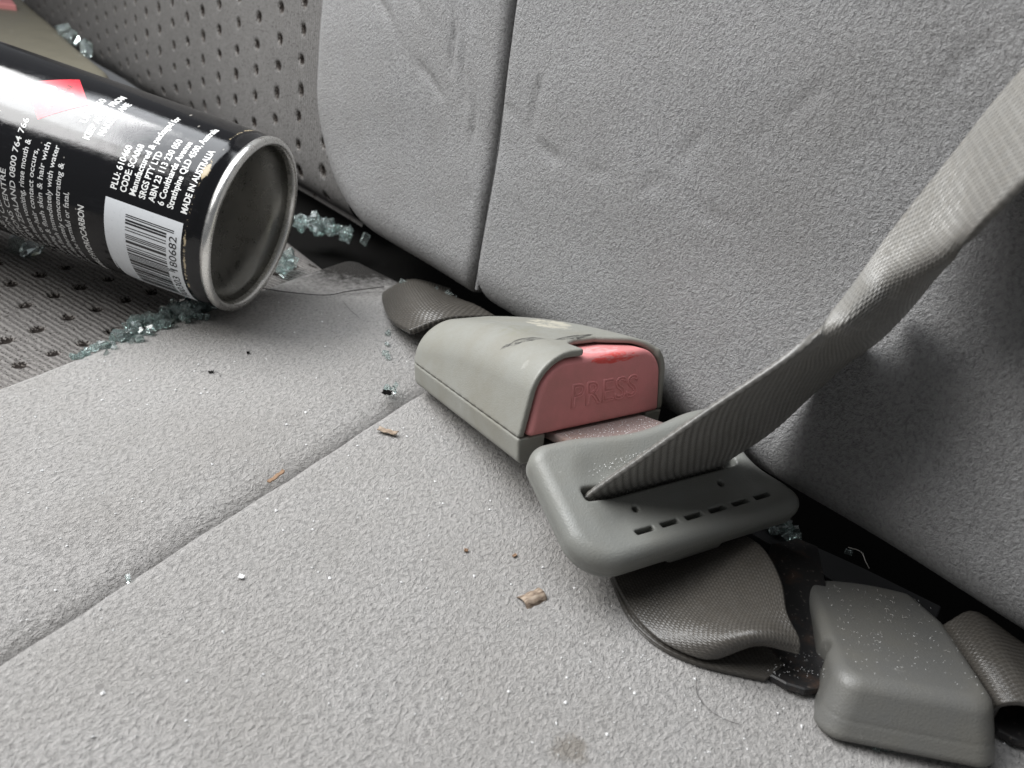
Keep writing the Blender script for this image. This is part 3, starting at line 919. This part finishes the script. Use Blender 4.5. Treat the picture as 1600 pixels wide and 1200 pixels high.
def prism(poly, z0, z1, bev=.03):
    from mathutils.geometry import tessellate_polygon
    n = len(poly); V = []; Fs = []
    c = np.mean(poly, 0)
    def ins(k): return [p + (c - p) / np.linalg.norm(c - p) * k for p in poly]
    rings = [(ins(bev), z0), (poly, z0 + bev), (poly, z1 - bev), (ins(bev), z1)]
    for R, z in rings:
        for p in R: V.append((p[0], p[1], z))
    for k in range(3):
        for i in range(n):
            j = (i + 1) % n
            Fs.append([k * n + i, k * n + j, (k + 1) * n + j, (k + 1) * n + i])
    for base, rev in ((0, True), (3 * n, False)):
        tri = tessellate_polygon([[Vector((p[0], p[1], 0)) for p in poly]])
        for t in tri:
            t = [base + i for i in t]
            Fs.append(t[::-1] if rev else t)
    return V, Fs
inv_anchor = np.array(frame(CO, cw, cr, ch_).inverted())
def to_anchor(P):
    P = np.array(P) * CM
    return (inv_anchor[:3, :3] @ P + inv_anchor[:3, 3]) / CM
pl = np.array([(-1.40, 2.0), (-1.38, 1.7), (-1.29, 1.27), (-1.07, .92), (-.72, .68), (-.35, .60), (0.03, .78), (.3, 1.14), (.5, 1.6), (.6, 3.2), (.6, 5.4), (.1, 5.6), (-.6, 5.2), (-.9, 4.2), (-1.3, 3.2)])
V, Fs = prism(list(pl), .22, .40, .03)
V = [(x, y, z + .235 * max(0, y - 1.0)) for x, y, z in V]
mesh_obj('steel_plate', V, Fs, M_black, anchor, smooth=False)
# tail webbing leaving the cover on the right
T_ = []
T_.append(row(Pz(1466, 985, .30), Pz(1548, 1125, .35)))
T_.append(row(Pz(1484, 973, .85), Pz(1564, 1104, .95), Pz(1522, 1035, 1.0)))
T_.append(row(Pz(1522, 958, .95), Pz(1608, 1104, 1.2), Pz(1562, 1030, 1.25)))
T_.append(row(Pz(1585, 1000, .75), Pz(1665, 1140, 1.1), Pz(1620, 1070, 1.1)))
T_.append(row(Pz(1660, 1050, .55), Pz(1740, 1190, .9)))
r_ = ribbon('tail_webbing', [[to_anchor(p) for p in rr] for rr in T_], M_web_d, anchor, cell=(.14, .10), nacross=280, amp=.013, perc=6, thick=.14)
pl = [Pz(u, v, .3) for u, v in ((1548, 1118), (1560, 1140), (1590, 1156), (1640, 1166), (1700, 1150), (1700, 1090), (1600, 1085))]
V, Fs = prism([p[:2] for p in pl], .10, .30)
mesh_obj('steel_link', [to_anchor(v) for v in V], Fs, M_black, anchor, smooth=False)

# buckle strap stub diving into the crack
inv_b = np.array(frame(BO, bw, br, bh).inverted())
def to_b(P): return (inv_b[:3, :3] @ (np.array(P) * CM) + inv_b[:3, 3]) / CM
S_ = []
S_.append(row(Pz(640, 520, .9), Pz(775, 497, .9), Pz(700, 500, 1.3)))
S_.append(row(Pz(612, 503, .5), Pz(745, 480, .7), Pz(672, 484, 1.3)))
S_.append(row(Pz(601, 483, .2), Pz(722, 472, .3), Pz(655, 462, 1.1)))
S_.append(row(Pz(598, 462, -.1), Pz(705, 462, -.1), Pz(645, 446, .6)))
S_.append(row(Pz(610, 448, -.9), Pz(705, 455, -.9), Pz(650, 440, -.5)))
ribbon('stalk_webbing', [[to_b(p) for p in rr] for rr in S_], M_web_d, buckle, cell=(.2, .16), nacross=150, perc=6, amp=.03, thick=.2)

# black rail inside the crack (lower right)
rp = [Pz(u, v, -.6) for u, v in ((1160, 828), (1175, 812), (1350, 890), (1470, 950), (1460, 975), (1330, 925))]
V, Fs = prism([p[:2] for p in rp], -1.0, -.55)
rail = mesh_obj('seat_rail', V, Fs, M_dark, None, smooth=False)
rail['label'] = 'black rail in the crack behind the plastic anchor cover'; rail['category'] = 'rail'

# second buckle, mostly hidden behind the can (upper left)
b2 = thing('seat_belt_buckle', 'olive brown plastic belt buckle with red corner behind the spray can', 'belt buckle')
def hgt(pts, z): return [Pz(u, v, z) for u, v in pts]
up_ = [(-260, -120), (-60, -75), (30, -12), (70, 18), (105, 50), (150, 92), (178, 122), (150, 200), (-100, 160), (-300, 100)]
top = np.array(hgt(up_, 2.6))
c0 = top.mean(0)
def f_b2(x, y, z):
    d = None
    n = len(PL2)
    for i in range(n):
        p = PL2[i]; q_ = PL2[(i + 1) % n]
        e = q_ - p; nn = np.array([e[1], -e[0]]) / np.linalg.norm(e)
        dd = (x - p[0]) * nn[0] + (y - p[1]) * nn[1]
        d = dd if d is None else rmax(d, dd, 1.2)
    return rmax(rmax(d, z - 2.75 - .25 * sm_noise(x, y, 5, 4, .2), .8), .2 - z, .2)
PL2 = np.array([Pz(u, v, 2.6)[:2] for u, v in ((-180, -60), (20, -18), (182, 128), (40, 250), (-300, 260))])
ar = sum(PL2[i][0] * PL2[(i + 1) % 5][1] - PL2[(i + 1) % 5][0] * PL2[i][1] for i in range(5))
if ar < 0: PL2 = PL2[::-1]
lo = PL2.min(0) - .6; hi = PL2.max(0) + .6
V, Fc = sdf_mesh(f_b2, (lo[0], lo[1], -.2), (hi[0], hi[1], 3.6), .25)
mesh_obj('plastic_shell', V, Fc, M_pl_olive, b2)
rb = np.array([Pz(u, v, 3.3)[:2] for u, v in ((-60, -40), (-5, -32), (24, 6), (-10, 2), (-70, -12))])
V, Fs = prism(list(rb), 2.4, 3.2, .12)
mesh_obj('red_button', V, Fs, M_red, b2, smooth=False)

# ------------------------------------------------------------------ broken glass
def shard_mesh(k):
    r = np.random.default_rng(100 + k)
    import bmesh
    bm = bmesh.new()
    # squarish cube-like nugget
    for sx in (-1, 1):
        for sy in (-1, 1):
            for sz in (-1, 1):
                bm.verts.new(Vector((sx * .42 * r.uniform(.45, 1.15), sy * .38 * r.uniform(.45, 1.15), sz * .34 * r.uniform(.55, 1.1))) * CM)
    bmesh.ops.convex_hull(bm, input=bm.verts)
    for v in [v for v in bm.verts if not v.link_faces]: bm.verts.remove(v)
    me = bpy.data.meshes.new('glass_nugget'); bm.to_mesh(me); bm.free()
    me.materials.append(M_glass)
    return me
SH = [shard_mesh(k) for k in range(10)]
def shard(P, size, label, group, name='glass_fragment'):
    o = bpy.data.objects.new(name, random.choice(SH)); COL.objects.link(o)
    o.location = Vector(P) * CM
    o.rotation_euler = [random.uniform(0, 6.28) for _ in range(3)]
    s = size * random.uniform(.75, 1.25); o.scale = (s, s * random.uniform(.7, 1), s * random.uniform(.6, 1))
    o['label'] = label; o['category'] = 'glass fragment'
    if group: o['group'] = group
    return o
def pile(px, n, size, zb, label, group, spread=.25, stack=2):
    """px: polyline in the photo plus a base height; fragments scattered along it"""
    W = [Pz(u, v, zb) for u, v in px]
    for k in range(n):
        t = random.random() * (len(W) - 1); i = int(t); p = W[i] + (W[i + 1] - W[i]) * (t - i)
        p = p + np.array([random.gauss(0, spread), random.gauss(0, spread), abs(random.gauss(0, 1)) * size * .28 * stack])
        shard(p, size, label, group)
pile([(318, 480), (286, 490)], 32, .46, .05, 'green nugget at the top of the glass heap, tucked against the can', 'upper third of the glass heap', .34, 1.3)
pile([(283, 493), (245, 503)], 30, .46, .05, 'green nugget in the thick middle of the glass heap below the can', 'middle of the glass heap', .38, 1.3)
pile([(240, 506), (195, 520)], 28, .42, .05, 'green nugget at the lower left end of the glass heap below the can', 'lower end of the glass heap', .36, 1.2)
pile([(215, 522), (185, 536), (155, 548)], 30, .33, .0, 'green nugget in the thin trail along the centre panel edge', 'glass trail on the panel edge', .18, .8)
pile([(150, 549), (118, 560)], 12, .25, .0, 'tiny clear grain at the outer tip of the glass trail', 'grains at the trail tip', .12, .5)
pile([(470, 350), (505, 357)], 24, .62, -.25, 'green nugget in the dark crack, in the half of the row nearest the can', 'crack glass nearest the can', .3, .8)
pile([(510, 358), (552, 372)], 22, .60, -.25, 'green nugget in the dark crack, in the half of the row nearest the backrest', 'crack glass nearest the backrest', .3, .8)
pile([(440, 405), (448, 422)], 6, .8, .1, 'dull glass nugget just right of the can rim', 'glass by the can rim', .3, .4)
pile([(1190, 812), (1215, 822), (1240, 838)], 22, .34, -.35, 'small clear nugget in the crack right of the latch tongue', 'glass in the crack by the tongue', .16, .6)
pile([(1345, 1152), (1372, 1160), (1400, 1166)], 10, .24, .08, 'tiny grain at the front foot of the anchor cover', 'grains at the cover foot', .07, .3)
pile([(640, 452), (690, 465), (712, 476)], 16, .42, .25, 'small nugget on the webbing stub behind the buckle', 'glass on the webbing stub', .22, .6)
pile([(604, 604), (612, 612), (606, 525), (618, 528)], 8, .28, .0, 'tiny grain beside the rear left corner of the buckle', 'grains beside the buckle', .12, .3)
shard(Pz(25, 384, .55), 1.5, 'long green glass nugget wedged under the left end of the can', None)
shard(Pz(50, 388, .5), 1.2, 'second green glass nugget under the can, touching the long one', None)
shard(Pz(101, 48, 3.0), 1.9, 'pale square nugget on the olive buckle near the backrest', None)
shard(Pz(113, 58, 3.0), 1.1, 'small bright nugget right of the pale square one', None)
shard(Pz(135, 76, 3.0), 1.5, 'white sparkling nugget lowest on the olive buckle edge', None)
shard(Pz(200, 904, .0), .22, 'white glass crumb sitting in the cushion seam', None)
shard(Pz(1326, 863, -.5), .3, 'lone clear crumb in the dark crack above the anchor cover', None)

# ------------------------------------------------------------------ grit, leaf chips, hairs
def grit():
    V = []; Fs = []
    def add(P, s):
        b = len(V); a = random.uniform(0, 6.28)
        ca, sa = math.cos(a) * s, math.sin(a) * s
        el = random.uniform(.3, 1)
        V.extend([P + np.array([ca, sa, 0]), P + np.array([-sa * el, ca * el, s * random.uniform(0, .8)]), P + np.array([-ca, -sa, 0]), P + np.array([sa * el, -ca * el, s * .3]), P + np.array([0, 0, s * .9])])
        Fs.extend([[b, b + 1, b + 4], [b + 1, b + 2, b + 4], [b + 2, b + 3, b + 4], [b + 3, b, b + 4]])
    for _ in range(1500):
        x = random.uniform(-22, 6); y = random.uniform(4, 21)
        if y > REARY(x) - 1.2: continue
        k = math.exp(-((x + 12.7) / 1.2) ** 2)
        if random.random() > .5 + .5 * k: continue
        z = float(cush_top(x, y)) - (.28 * math.exp(-((x + 12.7) / 1.7) ** 2) if x < -12.7 else 0)
        if abs(x + 12.9) < .5: z -= .3
        add(np.array([x, y, z + .01]), random.choice([.016, .022, .03, .045]) * random.uniform(.7, 1.3))
    for _ in range(260):   # dusting near the belt loop
        x = random.gauss(-1.5, 2.2); y = random.gauss(10.8, 1.5)
        add(np.array([x, y, float(cush_top(x, y)) + .01]), random.uniform(.01, .024))
    for _ in range(420):   # on the tongue
        x = random.gauss(2.6, 1.0); f = random.gauss(.95, .38)
        if 0.3 < x < TW - .6 and .35 < f < TD - .8: add(tl(x, f, -.005 + .03 * (abs(f - 1.2) > .6)), random.uniform(.006, .017))
    for _ in range(190):   # on the anchor cover
        x = random.uniform(.4, CW - .3); r = random.uniform(.4, CL - .5)
        add(CO + cw * x + cr * r + ch_ * (CH - .03 * r - .004), random.uniform(.006, .016))
    for _ in range(420):   # on the steel blade
        u = random.uniform(-1.6, 1.6); v = random.uniform(.1, 1.6)
        add(PA + wx_ * u + ax_ * v + nx_ * (.12 if nx_[2] > 0 else -.12), random.uniform(.006, .018))
    for _ in range(60):
        p = Pz(random.uniform(1200, 1290), random.uniform(1020, 1060), .555); add(p, random.uniform(.006, .013))
    o = mesh_obj('glass_grit', np.array(V), Fs, M_dust, None, smooth=False)
    o['kind'] = 'stuff'; o['label'] = 'fine pale glass grit scattered over cushion, tongue and anchor cover'; o['category'] = 'grit'
grit()

def chip(P, lx, ly, ang, curl, label, mat, cat='leaf chip', lift=.06, tilt=0):
    n, k = 9, 7; V = []
    for i in range(n):
        for j in range(k):
            u = (i / (n - 1) - .5); v = (j / (k - 1) - .5)
            jx = .06 * math.sin(i * 2.1 + j * 3.7); jy = .05 * math.cos(i * 3.3 + j)
            V.append(((u + jx * (abs(v) > .4)) * lx, (v + jy * (abs(u) > .4)) * ly, curl * ly * (2 * v) ** 2 + .35 * curl * lx * u * u + .02 * math.sin(i * 1.7)))
    V = np.array(V); top = V + [0, 0, .015]; bot = V - [0, 0, .015]
    V = np.concatenate([top, bot]); m_ = n * k
    Fs = []
    for i in range(n - 1):
        for j in range(k - 1):
            a = i * k + j; q = [a, a + k, a + k + 1, a + 1]; Fs.append(q); Fs.append([x + m_ for x in q[::-1]])
    bd = [i * k for i in range(n)] + [(n - 1) * k + j for j in range(1, k)] + [i * k + k - 1 for i in range(n - 2, -1, -1)] + [j for j in range(k - 2, 0, -1)]
    for i in range(len(bd)):
        a, b = bd[i], bd[(i + 1) % len(bd)]; Fs.append([b, a, a + m_, b + m_])
    o = mesh_obj('leaf_chip' if cat == 'leaf chip' else cat, V, Fs, mat, None)
    o.location = Vector(P + np.array([0, 0, lift])) * CM; o.rotation_euler = (tilt, 0, ang)
    o['label'] = label; o['category'] = cat
    return o
chip(Pz(833, 938, .0), .58, .44, 1.15, -.35, 'curled brown and tan leaf flake on the open cushion', M_leaf, lift=.14, tilt=.15)
chip(Pz(605, 678, .0), .62, .17, math.atan2(*(Pz(620, 681, 0) - Pz(590, 673, 0))[[1, 0]]), .35, 'narrow tan bark chip beside the buckle, above the seam', M_leaf, lift=.05)
_g = lambda a, b: math.atan2(*(Pz(*b, 0) - Pz(*a, 0))[[1, 0]])
chip(Pz(432, 748, -.15), .62, .11, _g((418, 758), (444, 738)), .02, 'thin orange brown twig chip standing in the cushion seam', M_bark, cat='twig', lift=.08)
chip(Pz(728, 862, .0), .10, .08, .4, .3, 'tiny red brown crumb left of the latch tongue', M_bark, cat='crumb', lift=.03)
chip(Pz(804, 870, .0), .11, .07, 1.4, .3, 'tiny brown crumb nearest the latch tongue', M_bark, cat='crumb', lift=.03)
chip(Pz(604, 617, .0), .30, .22, .4, .3, 'dark dirt clot where the seam meets the buckle', M_carpet, cat='dirt', lift=.04)
chip(Pz(330, 583, .0), .16, .08, .9, .3, 'small black speck on the cushion below the can', M_carpet, cat='crumb', lift=.03)
chip(Pz(388, 553, .0), .10, .10, .9, .3, 'tiny black speck on the cushion right of the glass heap', M_carpet, cat='crumb', lift=.03)

o = chip(Pz(377, 904, .0), .13, .10, .3, .4, 'small white flake on the cushion below the seam', M_dust, cat='crumb', lift=.03)
def hair(pts, r, label, mat):
    P = catmull(np.array(pts), 40)
    V, q = tube(P, r, 5)
    o = mesh_obj('hair', V, q, mat, None); o['label'] = label; o['category'] = 'hair'
hair([Pz(1088, 1055, .06), Pz(1090, 1085, .05), Pz(1110, 1110, .05), Pz(1135, 1125, .06), Pz(1155, 1132, .05)], .006, 'dark curved hair on the cushion below the belt loop', M_hair)
hair([Pz(408, 450, .3), Pz(455, 457, .12), Pz(510, 461, .1), Pz(545, 455, .1), Pz(600, 448, .2)], .022, 'dark strand lying behind the can base across the cushion', M_hair)
hair([Pz(315, 580, .05), Pz(328, 580, .1), Pz(342, 583, .08), Pz(345, 590, .03)], .006, 'short curled hair beside the black speck', M_hair)
hair([Pz(1325, 855, 1.0) , Pz(1345, 862, 1.0), Pz(1352, 876, .9), Pz(1358, 888, .7)], .008, 'pale fibre hanging from the backrest edge', M_hairl)
hair([Pz(535, 470, .06), Pz(548, 485, .06), Pz(562, 497, .05)], .006, 'fine dark hair on the cushion right of the can', M_hair)

def lint():
    V = []; Fs = []; n = 0
    for k in range(150):
        if k < 95:
            x = random.uniform(-21, 4); y = random.uniform(5, 19)
            if y > REARY(x) - 2: continue
            p = np.array([x, y, float(cush_top(x, y)) + .02])
        else:
            p = CO + cw * random.uniform(.4, 2.8) + cr * random.uniform(.5, 4) + ch_ * (CH - .06)
        a = random.uniform(0, 6.28); L = random.uniform(.08, .3) if k < 95 else random.uniform(.03, .11); c = random.uniform(-1.5, 1.5)
        pts = [p + np.array([math.cos(a + c * t) * L * t, math.sin(a + c * t) * L * t, .03 * math.sin(3 * t)]) for t in np.linspace(0, 1, 6)]
        v, q = tube(pts, .0035, 4)
        V.append(v); Fs.append(q + n); n += len(v)
    o = mesh_obj('lint', np.concatenate(V), np.concatenate(Fs), M_hairl, None)
    o['kind'] = 'stuff'; o['label'] = 'short pale lint fibres over the cushion and the anchor cover'; o['category'] = 'lint'
lint()
